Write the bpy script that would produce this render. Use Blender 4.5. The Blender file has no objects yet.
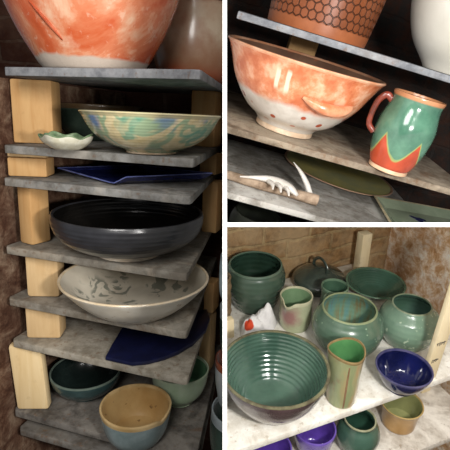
import bpy, bmesh, math, random
import numpy as np
from mathutils import Matrix, Vector, noise
random.seed(4)
SC = bpy.context.scene
COL = SC.collection
import math
F=440.0; CX=CY=225.0
def nrm(v): v=np.array(v,float); return v/np.linalg.norm(v)
def ray(px,py): return np.array([(px-CX)/F,(CY-py)/F,-1.0])
def proj(v): return CX+F*v[0]/-v[2], CY-F*v[1]/-v[2], -v[2]
def virt(px,py):
    d=nrm(ray(px,py)); r=nrm(np.cross(d,[0,1,0])); u=np.cross(r,d)
    return np.array([r,u,-d]).T
class Unit:
    def __init__(s,R,O): s.R=np.array(R); s.O=np.array(O)
    def cam(s,p): return s.O+s.R@np.array(p,float)
    def px(s,p): return proj(s.cam(p))
    def hit(s,px,py,ax,val):
        d=s.R.T@ray(px,py); o=s.R.T@(-s.O)
        return o+d*(val-o[ax])/d[ax]
# left bay
Xd=nrm([1533,-176,440.0]); Bd=nrm([46,106,-440.0])
Z=nrm(np.cross(Xd,Bd)); Y=np.cross(Z,Xd)
L=Unit(np.array([Xd,Y,Z]).T, ray(185,337)*.85)
L.skew=(Bd@Xd)/(Bd@Y)
# lower right bay
V=virt(337,337); th=math.radians(38.5); ro=math.radians(7)
Z=np.array([math.sin(ro)*math.cos(th),math.cos(ro)*math.cos(th),math.sin(th)]); Z=V@Z
n=np.cross(ray(259,444),ray(444,379)); X=nrm(np.cross(n,Z)); X=X if X[0]>0 else -X; Y=np.cross(Z,X)
B=Unit(np.array([X,Y,Z]).T, ray(337,415)*.9)
# upper right bay
V=virt(337,112); th=math.radians(9); ro=math.radians(16.5)
Z=V@np.array([math.sin(ro)*math.cos(th),math.cos(ro)*math.cos(th),math.sin(th)])
X=nrm([4752,-1236,-440]); Z=nrm(Z-X*(Z@X)); Y=np.cross(Z,X)
U=Unit(np.array([X,Y,Z]).T, ray(337,157)*.85)
# ------------------------------------------------------------------ world frame
g = nrm(2*L.R[:,2]+B.R[:,2]+.5*U.R[:,2])
fw = np.array([0,0,-1.0]); Yw = nrm(fw-g*(fw@g)); Xw = np.cross(Yw,g)
RC = np.array([Xw,Yw,g]); CAM = np.array([0,0,1.55])
def world(v): return CAM+RC@np.array(v,float)
def mat4(R,t):
    m=Matrix.Identity(4)
    for i in range(3):
        for j in range(3): m[i][j]=float(R[i,j])
        m[i][3]=float(t[i])
    return m
def frame(u,p,rz=0,tilt=None):
    c,s=math.cos(rz),math.sin(rz)
    Rz=np.array([[c,-s,0],[s,c,0],[0,0,1.0]])
    R=RC@u.R@Rz
    if tilt is not None:
        q=Matrix.Rotation(tilt,3,'Y'); R=R@np.array([[q[i][j] for j in range(3)] for i in range(3)])
    return mat4(R, world(u.cam(p)))
cd=bpy.data.cameras.new('camera'); cam=bpy.data.objects.new('camera',cd); COL.objects.link(cam)
cd.sensor_fit='HORIZONTAL'; cd.sensor_width=36; cd.lens=36*F/450; cd.clip_start=.02
cam.matrix_world=mat4(RC,CAM); SC.camera=cam

# ------------------------------------------------------------------ materials
def lin(h):
    if isinstance(h,(tuple,list)): return tuple(h)+((1,) if len(h)==3 else ())
    h=h.lstrip('#'); o=[]
    for i in (0,2,4):
        c=int(h[i:i+2],16)/255; o.append(c/12.92 if c<=.04045 else ((c+.055)/1.055)**2.4)
    return tuple(o)+(1,)
class NT:
    def __init__(s,name,rough=.4,spec=.5,coat=0):
        s.m=bpy.data.materials.new(name); s.m.use_nodes=True; s.t=s.m.node_tree; s.N=s.t.nodes
        s.b=s.N['Principled BSDF']; s.b.inputs['Roughness'].default_value=rough
        s.b.inputs['Specular IOR Level'].default_value=spec
        s.b.inputs['Coat Weight'].default_value=coat; s.b.inputs['Coat Roughness'].default_value=.08
        s.tc=s.N.new('ShaderNodeTexCoord'); s.P=s.tc.outputs['Object']
    def lk(s,a,b): s.t.links.new(a,b)
    def set(s,inp,v):
        if hasattr(v,'is_linked'): s.lk(v,inp)
        else: inp.default_value=v
    def math(s,op,a,b=0,c=0):
        n=s.N.new('ShaderNodeMath'); n.operation=op
        for i,v in enumerate((a,b,c)): s.set(n.inputs[i],v)
        return n.outputs[0]
    def sep(s,v=None):
        n=s.N.new('ShaderNodeSeparateXYZ'); s.lk(v or s.P,n.inputs[0]); return n.outputs
    def comb(s,x,y,z):
        n=s.N.new('ShaderNodeCombineXYZ')
        for i,v in enumerate((x,y,z)): s.set(n.inputs[i],v)
        return n.outputs[0]
    def scale(s,v,sc):
        n=s.N.new('ShaderNodeMapping'); s.lk(v,n.inputs['Vector']); n.inputs['Scale'].default_value=sc; return n.outputs[0]
    def noise(s,scale,det=5,rough=.6,dist=0,vec=None):
        n=s.N.new('ShaderNodeTexNoise'); s.lk(vec or s.P,n.inputs['Vector'])
        n.inputs['Scale'].default_value=scale; n.inputs['Detail'].default_value=det; n.inputs['Roughness'].default_value=rough; n.inputs['Distortion'].default_value=dist
        return n.outputs['Fac']
    def ramp(s,f,stops,interp='LINEAR'):
        n=s.N.new('ShaderNodeValToRGB'); s.lk(f,n.inputs[0]); e=n.color_ramp.elements; n.color_ramp.interpolation=interp
        while len(e)<len(stops): e.new(.5)
        for k,(p,c) in zip(e,sorted(stops,key=lambda q:q[0])): k.position=p; k.color=lin(c)
        return n.outputs[0]
    def mix(s,f,a,b,mode='MIX'):
        n=s.N.new('ShaderNodeMix'); n.data_type='RGBA'; n.blend_type=mode
        s.set(n.inputs[0],f)
        for i,v in ((6,a),(7,b)):
            s.set(n.inputs[i],lin(v) if isinstance(v,(str,tuple)) else v)
        return n.outputs[2]
    def thr(s,f,lo,hi):
        n=s.N.new('ShaderNodeMapRange'); s.lk(f,n.inputs[0]); n.inputs[1].default_value=lo; n.inputs[2].default_value=hi; return n.outputs[0]
    def bump(s,h,d=.002,st=.6):
        n=s.N.new('ShaderNodeBump'); s.lk(h,n.inputs['Height']); n.inputs['Distance'].default_value=d; n.inputs['Strength'].default_value=st
        s.lk(n.outputs[0],s.b.inputs['Normal'])
    def base(s,c): s.set(s.b.inputs['Base Color'],lin(c) if isinstance(c,str) else c)
def glaze(name,c1,c2,H=None,bands=None,amp=.12,sc=18,rough=.22,spec=.5,speck=None,bump=0,coat=0,det=5,nsc=None):
    """mottled glaze: two tones by noise; bands = [(height 0..1, colour)] of poured glaze lines."""
    t=NT(name,rough,spec,coat); n=t.noise(sc,det)
    if bands:
        z=t.math('DIVIDE',t.sep()[2],H); w=t.math('MULTIPLY',t.math('SUBTRACT',t.noise(nsc or sc*.7,4),.5),amp*2)
        col=t.ramp(t.math('ADD',z,w),bands)
        col=t.mix(t.thr(n,.4,.62),col,t.mix(.6,col,c2))
    else: col=t.mix(t.thr(n,.39,.61),c1,c2)
    if speck:
        k=t.noise(speck[1],3,.5); col=t.mix(t.thr(k,speck[2],speck[2]+.05),col,speck[0])
    t.base(col)
    if bump: t.bump(t.noise(sc*3,3),bump)
    return t.m
def plain(name,c,rough=.5,spec=.4): 
    t=NT(name,rough,spec); t.base(t.mix(t.noise(40,3),c,t.mix(.12,c,'#000000'))); return t.m

# ------------------------------------------------------------------ objects
CLIP={'L':[((1,0,0),-.004)],'U':[((-1,0,0),-.004),((0,-1,0),-.004)],'B':[((-1,0,0),-.004),((0,1,0),-.004)]}
L.k,U.k,B.k='L','U','B'
def clip(o,u):
    """trim what runs into the bay partitions (they end against the panel)."""
    mw=o.matrix_basis.copy(); p=o.parent
    while p: mw=p.matrix_basis@mw; p=p.parent
    Rm=np.array([[mw[i][j] for j in range(3)] for i in range(3)]); tm=np.array([mw[i][3] for i in range(3)])
    me=o.data
    for n,d in CLIP[u.k]:
        n=np.array(n,float); nw=RC@n
        nl=Rm.T@nw; dl=d-nw@(tm-CAM)
        if not len(me.vertices): return
        co=np.empty(len(me.vertices)*3); me.vertices.foreach_get('co',co); s=co.reshape(-1,3)@nl-dl
        if s.max()<=0: continue
        bm=bmesh.new(); bm.from_mesh(me)
        r=bmesh.ops.bisect_plane(bm,geom=bm.verts[:]+bm.edges[:]+bm.faces[:],dist=1e-6,plane_co=Vector(nl*dl),plane_no=Vector(nl),clear_outer=True)
        ed=[e for e in r['geom_cut'] if isinstance(e,bmesh.types.BMEdge)]
        if ed: bmesh.ops.triangle_fill(bm,use_beauty=True,edges=ed)
        bm.to_mesh(me); bm.free()
def obj(name,bm,mats,parent=None,m=None,u=None,smooth=True):
    me=bpy.data.meshes.new(name); 
    bmesh.ops.recalc_face_normals(bm,faces=bm.faces[:])
    bm.to_mesh(me); bm.free()
    for x in (mats if isinstance(mats,(list,tuple)) else [mats]): me.materials.append(x)
    if smooth:
        for p in me.polygons: p.use_smooth=True
        me.set_sharp_from_angle(angle=math.radians(42))
    o=bpy.data.objects.new(name,me); COL.objects.link(o)
    if parent: o.parent=parent
    elif m is not None: o.matrix_world=m
    if u is not None: clip(o,u)
    if not len(o.data.vertices): print('CLIPPED AWAY',name,parent and parent.get('label')); bpy.data.objects.remove(o); return None
    return o
def tag(o,label,cat,group=None):
    o['label']=label; o['category']=cat
    if group: o['group']=group
    return o
def empty(name,m,label,cat,group=None):
    o=bpy.data.objects.new(name,None); COL.objects.link(o); o.matrix_world=m; o.empty_display_size=.02
    return tag(o,label,cat,group)
def box(bm,x0,x1,y0,y1,z0,z1,bev=0,seg=2,skew=0):
    v=[bm.verts.new((x+skew*y,y,z)) for z in (z0,z1) for y in (y0,y1) for x in (x0,x1)]
    fs=[(0,2,3,1),(4,5,7,6),(0,1,5,4),(2,6,7,3),(0,4,6,2),(1,3,7,5)]
    f=[bm.faces.new([v[i] for i in q]) for q in fs]
    if bev: bmesh.ops.bevel(bm,geom=list({e for q in f for e in q.edges}),offset=bev,segments=seg,affect='EDGES',profile=.5)
    return bm
def cat_rom(p,n=6):
    p=[np.array(q,float) for q in p]; P=[2*p[0]-p[1]]+p+[2*p[-1]-p[-2]]; out=[]
    for i in range(1,len(P)-2):
        for k in range(n):
            t=k/n; a,b,c,d=P[i-1],P[i],P[i+1],P[i+2]
            out.append(.5*((2*b)+(c-a)*t+(2*a-5*b+4*c-d)*t*t+(3*b-a-3*c+d)*t**3))
    out.append(p[-1]); return out
def lathe(pts,seg=80,mod=None,mi=None):
    """pts: (r,z) list closed at axis at both ends; mod(theta,i,r,z)->(r,z)."""
    bm=bmesh.new(); rows=[]
    for i,(r,z) in enumerate(pts):
        if r<1e-5: rows.append([bm.verts.new((0,0,z))]); continue
        row=[]
        for k in range(seg):
            a=2*math.pi*k/seg; rr,zz=(r,z) if mod is None else mod(a,i,r,z)
            row.append(bm.verts.new((rr*math.cos(a),rr*math.sin(a),zz)))
        rows.append(row)
    for i in range(len(rows)-1):
        A,C=rows[i],rows[i+1]
        for k in range(seg):
            k2=(k+1)%seg
            if len(A)==1 and len(C)==1: continue
            if len(A)==1: f=bm.faces.new((A[0],C[k2],C[k]))
            elif len(C)==1: f=bm.faces.new((A[k],A[k2],C[0]))
            else: f=bm.faces.new((A[k],A[k2],C[k2],C[k]))
            if mi: f.material_index=mi[min(i,len(mi)-1)]
    return bm
def vessel(prof,R,H,th=.006,floor=.07,mod=None,rib=None,seg=80,z0=0,inner=None):
    """open pot: outer wall up, rounded lip, inner wall down to the floor. materials 0 outer, 1 lip, 2 inside."""
    q=[(b*R,max(z0,z0+a*(H-z0))) for a,b in cat_rom(prof,22 if rib else 7)]
    pts=[(0,z0)]+q; mi=[0]*len(q)
    rt,zt=q[-1]
    lip=[(rt-th*.15,zt+th*.3),(rt-th*.5,zt+th*.42),(rt-th*.85,zt+th*.3)]
    mi[-1]=1; mi[-2:]=[1,1]; pts+=lip; mi+=[1,1,1]
    zf=z0+floor*(H-z0)
    if inner is None: inn=[(r-th,z) for r,z in reversed(q[:-1]) if z>zf+.004 and r>th*1.5]
    else: inn=[(b*R,z0+a*(H-z0)) for a,b in reversed(cat_rom(inner,7))]
    if not inn: print('NOINNER',R,H); inn=[(max(R-th,.002),H-.001)]
    pts+=inn; mi+=[1]+[2]*(len(inn)-1)
    r1,z1=inn[-1]
    pts+=[(r1*.8,zf+(z1-zf)*.35),(r1*.5,zf+.0008),(r1*.2,zf),(0,zf)]; mi+=[2]*4
    n_in=len(q)+4
    md=None
    if mod or rib:
        def md(a,i,r,z):
            t=(z-z0)/(H-z0)
            if rib and (i>=n_in or rib[2]): r=r+rib[0]*math.sin(t*rib[1]*2*math.pi)*(1 if t<.97 and t>.12 else 0)
            if mod: r,z=mod(a,t,r,z)
            return r,z
    return lathe(pts,seg,md,mi)
def solve(u,level,xr,yr,w,yfoot=None,dep=None,q0=.5,x_at_foot=None):
    """centre X,Y, height and radius such that the rim centre and foot front project where the photo has them."""
    X,Y,H,R=0,.1 if dep is None else dep,.1,.1
    for it in range(30):
        if dep is None:
            lo,hi=-1.0,2.0
            for _ in range(40):
                mid=(lo+hi)/2
                if u.px((X,mid-q0*R,level))[1]>yfoot: lo=mid
                else: hi=mid
            Y=lo
        zt=level+H
        for _ in range(6):
            p=u.px((X,Y,zt)); p2=u.px((X+.001,Y,zt)); X+=(xr-p[0])/((p2[0]-p[0])/.001)*.9
        lo,hi=.004,.6
        for _ in range(40):
            mid=(lo+hi)/2
            if u.px((X,Y,level+mid))[1]>yr: lo=mid
            else: hi=mid
        H=lo; R=w/2*u.px((X,Y,level+H))[2]/F
    return X,Y,H,R
REG=[]
def pot(name,label,cat,u,level,rim,w,prof,mats,yfoot=None,dep=None,th=.006,floor=.07,foot=None,footmat=None,mod=None,rib=None,rz=0,group=None,tilt=None,inner=None,seg=80,footlabel=None):
    """returns root, R, H (metres)"""
    q0=prof[0][1]; X,Y,H,R=solve(u,level,rim[0],rim[1],w,yfoot,dep,q0)
    if callable(mats): mats=mats(H,R)
    root=empty(name,frame(u,(X,Y,level+.0008),rz,tilt),label,cat,group)
    z0=0
    if foot:
        z0=foot; r=q0*R
        f=lathe([(0,.0),(r*.96,0),(r,.0012),(r*1.0,foot*.6),(r*.98,foot+.0015),(0,foot+.0015)],64)
        fo=obj('foot',f,footmat or M_CLAY,root,u=u)
        if footlabel and fo: fo['label']=footlabel
    obj('body',vessel(prof,R,H,th,floor,mod,rib,seg,z0,inner),mats,root,u=u)
    REG.append((label,round(X,3),round(Y,3),round(H,3),round(R,3)))
    return root,R,H
def tube(pts,rad,n=12,flat=1.0,up=(0,0,1),cap=True,sub=6):
    """round or flattened tube along points with a radius per point."""
    c=cat_rom([tuple(p)+(r,) for p,r in zip(pts,rad)],sub); bm=bmesh.new(); rows=[]
    up=np.array(up,float)
    for i,q in enumerate(c):
        a=c[max(i-1,0)][:3]; b=c[min(i+1,len(c)-1)][:3]; t=nrm(b-a); s=np.cross(t,up)
        s=nrm(s) if np.linalg.norm(s)>1e-4 else np.array([1.0,0,0]); v=np.cross(s,t); row=[]
        for k in range(n):
            an=2*math.pi*k/n; row.append(bm.verts.new(tuple(q[:3]+max(q[3],.0003)*(math.cos(an)*s+flat*math.sin(an)*v))))
        rows.append(row)
    for A,C in zip(rows,rows[1:]):
        for k in range(n): bm.faces.new((A[k],A[(k+1)%n],C[(k+1)%n],C[k]))
    if cap: bm.faces.new(rows[0][::-1]); bm.faces.new(rows[-1])
    return bm
def structure(o): o['kind']='structure'; return o
def wallmesh(u,pts,th,nrmal):
    """thick wall panel from 4 corner points in unit coordinates."""
    bm=bmesh.new(); n=np.array(nrmal,float)*th
    a=[bm.verts.new(tuple(p)) for p in pts]; b=[bm.verts.new(tuple(np.array(p)+n)) for p in pts]
    bm.faces.new(a); bm.faces.new(b[::-1])
    for i in range(4): bm.faces.new((a[i],b[i],b[(i+1)%4],a[(i+1)%4]))
    return bm

# ------------------------------------------------------------------ shared materials
M_CLAY=glaze('bare_clay','#cdb9a0','#b39b80',sc=60,rough=.7,spec=.2)
def brick_mat(name,c1,c2,mort,splash,amt,axes,bw=.2,bh=.07,sc=9):
    t=NT(name,.85,.2); x,y,z=t.sep()
    a={'x':x,'y':y,'z':z}; v=t.comb(a[axes[0]],a[axes[1]],0)
    wob=t.math('MULTIPLY',t.math('SUBTRACT',t.noise(6,3),.5),.05)
    n=t.N.new('ShaderNodeVectorMath'); n.operation='ADD'; t.lk(v,n.inputs[0]); t.lk(t.comb(wob,wob,0),n.inputs[1])
    b=t.N.new('ShaderNodeTexBrick'); t.lk(n.outputs[0],b.inputs['Vector'])
    b.inputs['Scale'].default_value=1; b.inputs['Brick Width'].default_value=bw; b.inputs['Row Height'].default_value=bh
    b.inputs['Mortar Size'].default_value=.006; b.inputs['Mortar Smooth'].default_value=.4
    b.inputs['Color1'].default_value=lin(c1); b.inputs['Color2'].default_value=lin(c2); b.inputs['Mortar'].default_value=lin(mort)
    k=t.noise(sc,7,.65,.3); k2=t.noise(sc*4,5,.7)
    c=t.mix(t.thr(k2,.42,.62),b.outputs['Color'],t.mix(.6,b.outputs['Color'],'#3a1a08'))
    c=t.mix(t.math('MULTIPLY',t.thr(k,.5-amt*.25,.6),amt),c,splash)
    t.base(c); t.bump(t.math('ADD',t.math('MULTIPLY',b.outputs['Fac'],-.6),t.noise(sc*5,5,.7)),.005,.7)
    return t.m
def board_mat(name,base,dark,stain,wash,washamt=.5,rust=.25,seed=0):
    t=NT(name,.8,.25); v=t.scale(t.P,(1,1,1)); n=t.N.new('ShaderNodeVectorMath'); n.operation='ADD'; t.lk(t.P,n.inputs[0]); n.inputs[1].default_value=(seed*1.7,seed*.9,seed*.3)
    v=n.outputs[0]
    c=t.mix(t.thr(t.noise(22,8,.72,vec=v),.40,.60),base,dark)
    c=t.mix(t.math('MULTIPLY',t.thr(t.noise(11,6,.6,.5,vec=v),.5,.62),washamt),c,wash)
    c=t.mix(t.math('MULTIPLY',t.thr(t.noise(16,5,.7,.4,vec=v),.55,.68),rust),c,stain)
    c=t.mix(t.math('MULTIPLY',t.thr(t.noise(75,3,.6,vec=v),.60,.68),.45),c,stain)
    t.base(c); t.bump(t.noise(90,4,.7,vec=v),.0015,.5)
    return t.m
def wood_mat(name,c1,c2,seed=0):
    t=NT(name,.65,.25); n=t.N.new('ShaderNodeVectorMath'); n.operation='ADD'; t.lk(t.P,n.inputs[0]); n.inputs[1].default_value=(seed,seed*2,seed*.5)
    v=t.scale(n.outputs[0],(60,60,6)); c=t.mix(t.thr(t.noise(1,5,.6,.6,vec=v),.3,.72),c1,c2)
    c=t.mix(t.math('MULTIPLY',t.thr(t.noise(30,4,vec=n.outputs[0]),.6,.75),.25),c,'#8a6a42'); t.base(c); t.bump(t.noise(1,3,vec=v),.0006,.4)
    return t.m
def rough_wall(name,stops,sc,seed=0):
    t=NT(name,.9,.15); n=t.noise(sc,9,.72,.4); c=t.ramp(n,stops); k=t.noise(sc*.35,4,.6); c=t.mix(t.math('MULTIPLY',t.thr(k,.45,.62),.45),c,stops[0][1])
    t.base(c); t.bump(t.math('ADD',n,t.noise(sc*3,5,.7)),.007,.7); return t.m
M_WOOD=[wood_mat('pale_wood_%s'%k,a,b,i) for i,(k,a,b) in enumerate((('honey','#cba471','#b98c58'),('cream','#d9bb8e','#c9a676'),('blond','#e6cda0','#d9bb88')))]
M_CREAM=wood_mat('cream_painted_wood','#e3d5b4','#d6c49c',5)
M_WHITE=plain('white_paint','#f7f7f5',.6,.3)
# ================================================================== LEFT BAY
def lev(y,x=100): return L.hit(x,y,1,0)[2]
LV=[lev(68),lev(152),lev(187.5),lev(261),lev(316),lev(360),lev(434),lev(441,60)]
TH=.016
ends=[(2,201),(2,194),(2,191),(4,187),(7,187),(11,188),(13,None),(18,None)]
blab=['grey kiln shelf board carrying the large orange bowl, topmost in the tall stack',
 'grey kiln shelf board carrying the green and blue bowl and shell dish',
 'grey kiln shelf board carrying the navy angular dish',
 'grey kiln shelf board carrying the black bowl',
 'stained kiln shelf board carrying the wide white bowl with leaf painting',
 'pale stained kiln shelf board carrying the flat navy slab',
 'dark stained kiln shelf board carrying the dark teal, tan and pale green bowls',
 'grey kiln shelf board lowest in the tall stack, at the bottom of the photo']
M_B=[board_mat('kiln_shelf_%d'%i,b,d,'#6a4a2e',w,a,r,i) for i,(b,d,w,a,r) in enumerate([
 ('#8e8f92','#6a6b6f','#a9a9a8',.3,.1),('#8d8c89','#68655f','#b5aea4',.5,.15),('#8b8a87','#625e58','#aea79c',.5,.2),
 ('#8f8a80','#6d665c','#b6ab9a',.5,.3),('#958f84','#6f675b','#bbb0a0',.55,.35),('#a29b8e','#7d7567','#c2b9a8',.6,.35),
 ('#75706a','#4b4641','#a39c92',.35,.5),('#77736e','#565049','#8f887c',.3,.3)])]
for i,z in enumerate(LV):
    xl=L.hit(ends[i][0],300 if i>3 else 180,1,0)[0]
    xl=min([L.hit(ends[i][0],LY,1,0) for LY in np.linspace(60,445,200)],key=lambda h:abs(h[2]-z))[0]
    xr=min([L.hit(ends[i][1],LY,1,0) for LY in np.linspace(60,445,400)],key=lambda h:abs(h[2]-z))[0] if ends[i][1] else .03
    bm=bmesh.new(); D=.47; sk=L.skew; c=.012
    poly=[(xl+.006,0),(xr-c,0),(xr-.003,.004),(xr+sk*.012,.012),(xr+sk*D,D),(xl,D),(xl-.002,.01)]
    lo=[bm.verts.new((x,y,-TH)) for x,y in poly]; hi=[bm.verts.new((x,y,0)) for x,y in poly]
    n=len(poly); bm.faces.new(lo[::-1]); bm.faces.new(hi)
    for k in range(n): bm.faces.new((lo[k],lo[(k+1)%n],hi[(k+1)%n],hi[k]))
    bmesh.ops.bevel(bm,geom=bm.edges[:],offset=.002,segments=2,affect='EDGES',profile=.5)
    o=obj('shelf_board',bm,M_B[i],None,frame(L,(0,0,z)),L); tag(o,blab[i],'shelf board','kiln shelf boards of the tall stack')
def block(px0,px1,lo,hi,yf,label,m,dy=.07,rz=0,bev=.004,lean=0,zt=None):
    z0=LV[lo]; z1=(LV[hi]-TH) if zt is None else zt
    def X(px):
        X=0
        for _ in range(8):
            p=L.px((X,yf,z0)); q=L.px((X+.001,yf,z0)); X+=(px-p[0])/((q[0]-p[0])/.001)
        return X
    x0,x1=X(px0),X(px1); h=z1-z0-.0008; w=(x1-x0)/2
    bm=bmesh.new(); box(bm,-w,w,-dy/2,dy/2,0,h,bev)
    if lean:
        for v in bm.verts: v.co.x+=lean*v.co.z
    o=obj('wooden_block',bm,m,None,frame(L,((x0+x1)/2,yf+dy/2,z0+.0004),rz),L)
    return tag(o,label,'block','wooden blocks propping the tall stack of kiln shelves')
W0,W1,W2=M_WOOD
block(13,46,1,0,.07,'tall honey wood block propping the topmost kiln shelf beside the shell dish',W0,dy=.06,rz=.34)
zt=LV[1]-TH-.0105
block(7.5,39,2,1,.035,'squat honey wood block above the shelf of the navy angular dish',W0,dy=.055,rz=.36,zt=zt)
b=block(8,39.5,2,1,.035,'thin pale wood offcut lying on top of the squat honey wood block',W1,dy=.055,rz=.36)
for v in b.data.vertices: v.co.z*=(LV[1]-TH-.0004-(zt+.0008))/(LV[1]-TH-LV[2]-.0008)
b.matrix_world=b.matrix_world@Matrix.Translation((0,0,zt-LV[2]+.0006))
block(20,36,3,2,.03,'tall wood block standing on the shelf of the black bowl, showing two faces',W0,dy=.05,rz=-.22,bev=.006)
block(26,53,4,3,.03,'cream wood block with rounded corners on the shelf of the wide white bowl',W1,dy=.05,rz=.36,bev=.008)
block(26,54,5,4,.03,'cream wood block on the pale board of the flat navy slab',W1,dy=.05,rz=.36,bev=.006)
block(18,44,6,5,.015,'large pale blond wood block standing beside the dark teal bowl',W2,dy=.028,rz=.36,bev=.007,lean=-.06)
block(35,46,7,6,.05,'tiny blond wood spacer below the shelf of the dark teal bowl',W2,bev=.003,dy=.04,rz=.3)
block(190,214,1,0,.30,'honey wood post at the rear behind the green and blue bowl',W0,dy=.06)
block(199,216,2,1,.30,'short wood post at the rear above the navy angular dish',W0,dy=.06)
block(201,216,3,2,.30,'wood post at the rear end of the black bowl\'s shelf',W0,dy=.05)
block(203,213,5,4,.30,'narrow wood post at the rear, behind the wide white bowl',W0,dy=.05)
block(198,209,6,5,.31,'wood post at the rear behind the pale green cup',W1,dy=.05)

# --- large orange bowl
def m_orange(H,R):
    t=NT('orange_shino',.22,.5,.3); n=t.noise(7,6,.62,.8); n2=t.noise(22,5,.6)
    c=t.ramp(n,[(.3,'#b24c2b'),(.45,'#cb6039'),(.56,'#d8855f'),(.66,'#e6b898')])
    c=t.mix(t.thr(n2,.56,.74),c,'#e8b596')
    s=t.noise(60,3); c=t.mix(t.math('MULTIPLY',t.thr(s,.6,.7),.35),c,'#f2d6bd')
    z=t.math('ADD',t.sep()[2],t.math('MULTIPLY',t.math('SUBTRACT',t.noise(9,3),.5),.025))
    c=t.mix(t.thr(z,.021,.026),t.mix(n2,'#d8cabb','#b9aa9b'),c); t.base(c)
    rg=t.thr(n,.3,.7); t.lk(t.math('ADD',t.math('MULTIPLY',rg,.2),.14),t.b.inputs['Roughness'])
    t.bump(n2,.002,.5); return [t.m,t.m,t.m]
r,R,H=pot('bowl','large orange and white glazed bowl on the topmost kiln shelf','bowl',L,LV[0],(91,-36),190,[(0,.48),(.03,.53),(.12,.605),(.35,.755),(.62,.885),(.85,.965),(1,1)],m_orange,dep=.12,th=.009)
# scratched leaf mark raised on its wall
def on_wall(R,H,prof,a,t,off=.001):
    c=cat_rom(prof,7); ts=[p[0] for p in c]; q=float(np.interp(t,ts,[p[1] for p in c])); r=q*R+off
    return (r*math.cos(a),r*math.sin(a),t*H)
pf=[(0,.48),(.03,.53),(.12,.605),(.35,.755),(.62,.885),(.85,.965),(1,1)]
M_OR2=glaze('orange_brown_slip','#a8492b','#c4694a',sc=50,rough=.3)
bmx=tube([on_wall(R,H,pf,-1.72+.075*k,.50-.07*k,.001) for k in range(5)],[.001,.0035,.0042,.0035,.0015],10,.8)
obj('leaf_mark',bmx,M_OR2,r,u=L)
# --- brown pot behind
def m_brown(H,R):
    m=glaze('grey_brown_glaze','#b0a08c','#8a5c42',H,[(.0,'#6a2a16'),(.14,'#9a4426'),(.3,'#9a7a60'),(.6,'#b8a994'),(.93,'#a8947e'),(1,'#6e4028')],.2,11,.2,.6)
    return [m,m,glaze('brown_inside','#4a3020','#35221a')]
pot('pot','grey-brown pot with rusty base standing behind the orange bowl','pot',L,LV[0],(196,9),84,[(0,.72),(.12,.88),(.35,1.0),(.65,1.04),(.9,1.0),(1,.985)],m_brown,dep=.39)
# --- green and blue bowl
def m_swirl(H,R):
    t=NT('green_blue_swirl',.22,.5,.3); n=t.noise(9,4,.5,2.2); n2=t.noise(6,4,.55,1.2); n3=t.noise(60,4)
    c=t.mix(t.thr(n3,.4,.65),'#d6c8a0','#c4b184')
    s1=t.noise(7.5,1,.4,2.6); s2=t.noise(10,2,.45,1.6,t.scale(t.P,(1,1,1.6)))
    c=t.mix(t.math('MULTIPLY',t.thr(t.math('ABSOLUTE',t.math('SUBTRACT',s1,.52)),.075,.035),.8),c,'#7fa183')
    c=t.mix(t.math('MULTIPLY',t.thr(s2,.56,.64),.75),c,'#5b957f')
    z=t.math('DIVIDE',t.sep()[2],H)
    bl=t.math('MULTIPLY',t.thr(n2,.5,.6),t.thr(z,.55,.72)); c=t.mix(t.math('MULTIPLY',bl,.8),c,'#4f6fa8')
    c=t.mix(t.math('MULTIPLY',t.thr(z,.9,.95),.85),c,'#c9bd93'); t.base(c); return [t.m,t.m,glaze('pale_green_inside','#9fb394','#7b9a80')]
pot('bowl','wide cream bowl with green and blue swirls beside the shell dish','bowl',L,LV[1],(151.5,114.5),140,[(0,.36),(.06,.42),(.18,.60),(.4,.78),(.64,.885),(.83,.94),(.93,.965),(1,1.0)],m_swirl,yfoot=155,th=.006,rib=(.00018,14,True),foot=.004,footmat=M_CLAY)
g2=glaze('deep_green_glaze','#4a5a4e','#38473d',sc=20,rough=.25)
pot('bowl','dark green bowl in shadow behind the shell dish','bowl',L,LV[1],(97,106),92,[(0,.5),(.25,.75),(.6,.93),(1,1)],[g2,glaze('brown_rim','#6a5844','#58452f'),g2],dep=.315)
# --- shell dish
sh_o=glaze('shell_white','#dcd8c6','#c8c2aa',sc=60,rough=.3); sh_i=glaze('shell_green','#7f9070','#5f7858',sc=60,rough=.25)
pot('shell_dish','small scalloped white dish with green inside beside a wood block','dish',L,LV[1],(67,136),52,[(0,.45),(.15,.62),(.5,.86),(.8,.96),(1,1)],[sh_o,sh_i,sh_i],yfoot=150.5,th=.004,
    mod=lambda a,t,r,z:(r*(1+.045*t*math.sin(7*a+.6)),z+.0026*t*t*math.sin(7*a+1.2)+.0016*t*math.sin(3*a)),seg=96)
# --- navy angular dish
nv=glaze('navy_glaze','#20285c','#161b45',sc=30,rough=.15,coat=.3); nvr=glaze('navy_edge','#6f78a8','#4a5288',sc=40,rough=.25)
zr=LV[2]+.026
A_=L.hit(57,168.5,1,.11); B_=L.hit(114,187,1,.03); C_=L.hit(126,178,1,.04); D_=L.hit(213,174,1,.17)
B_[2]=max(B_[2],LV[2]+.004); E_=A_+(D_-C_)
rimp=[A_,A_+(B_-A_)*.93+np.array([0,0,-.001]),B_,C_,D_,E_]; c0=np.mean([A_,C_,D_,E_],axis=0); rt=empty('dish',frame(L,(c0[0],c0[1],LV[2]+.0008)),'navy blue square dish with a folded notch, above the black bowl','dish')
bm=bmesh.new(); rel_=[p-np.array([c0[0],c0[1],LV[2]]) for p in rimp]
def rg(fx,fz,dz): return [bm.verts.new((p[0]*fx,p[1]*fx,p[2]*fz+dz)) for p in rel_]
RR=[rg(.72,0,0),rg(.9,.45,0),rg(1,1,0),rg(.985,1,.002),rg(.95,1,.0005),rg(.86,.45,.003),rg(.68,0,.005)]
bm.faces.new(RR[0][::-1]); bm.faces.new(RR[-1])
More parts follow.
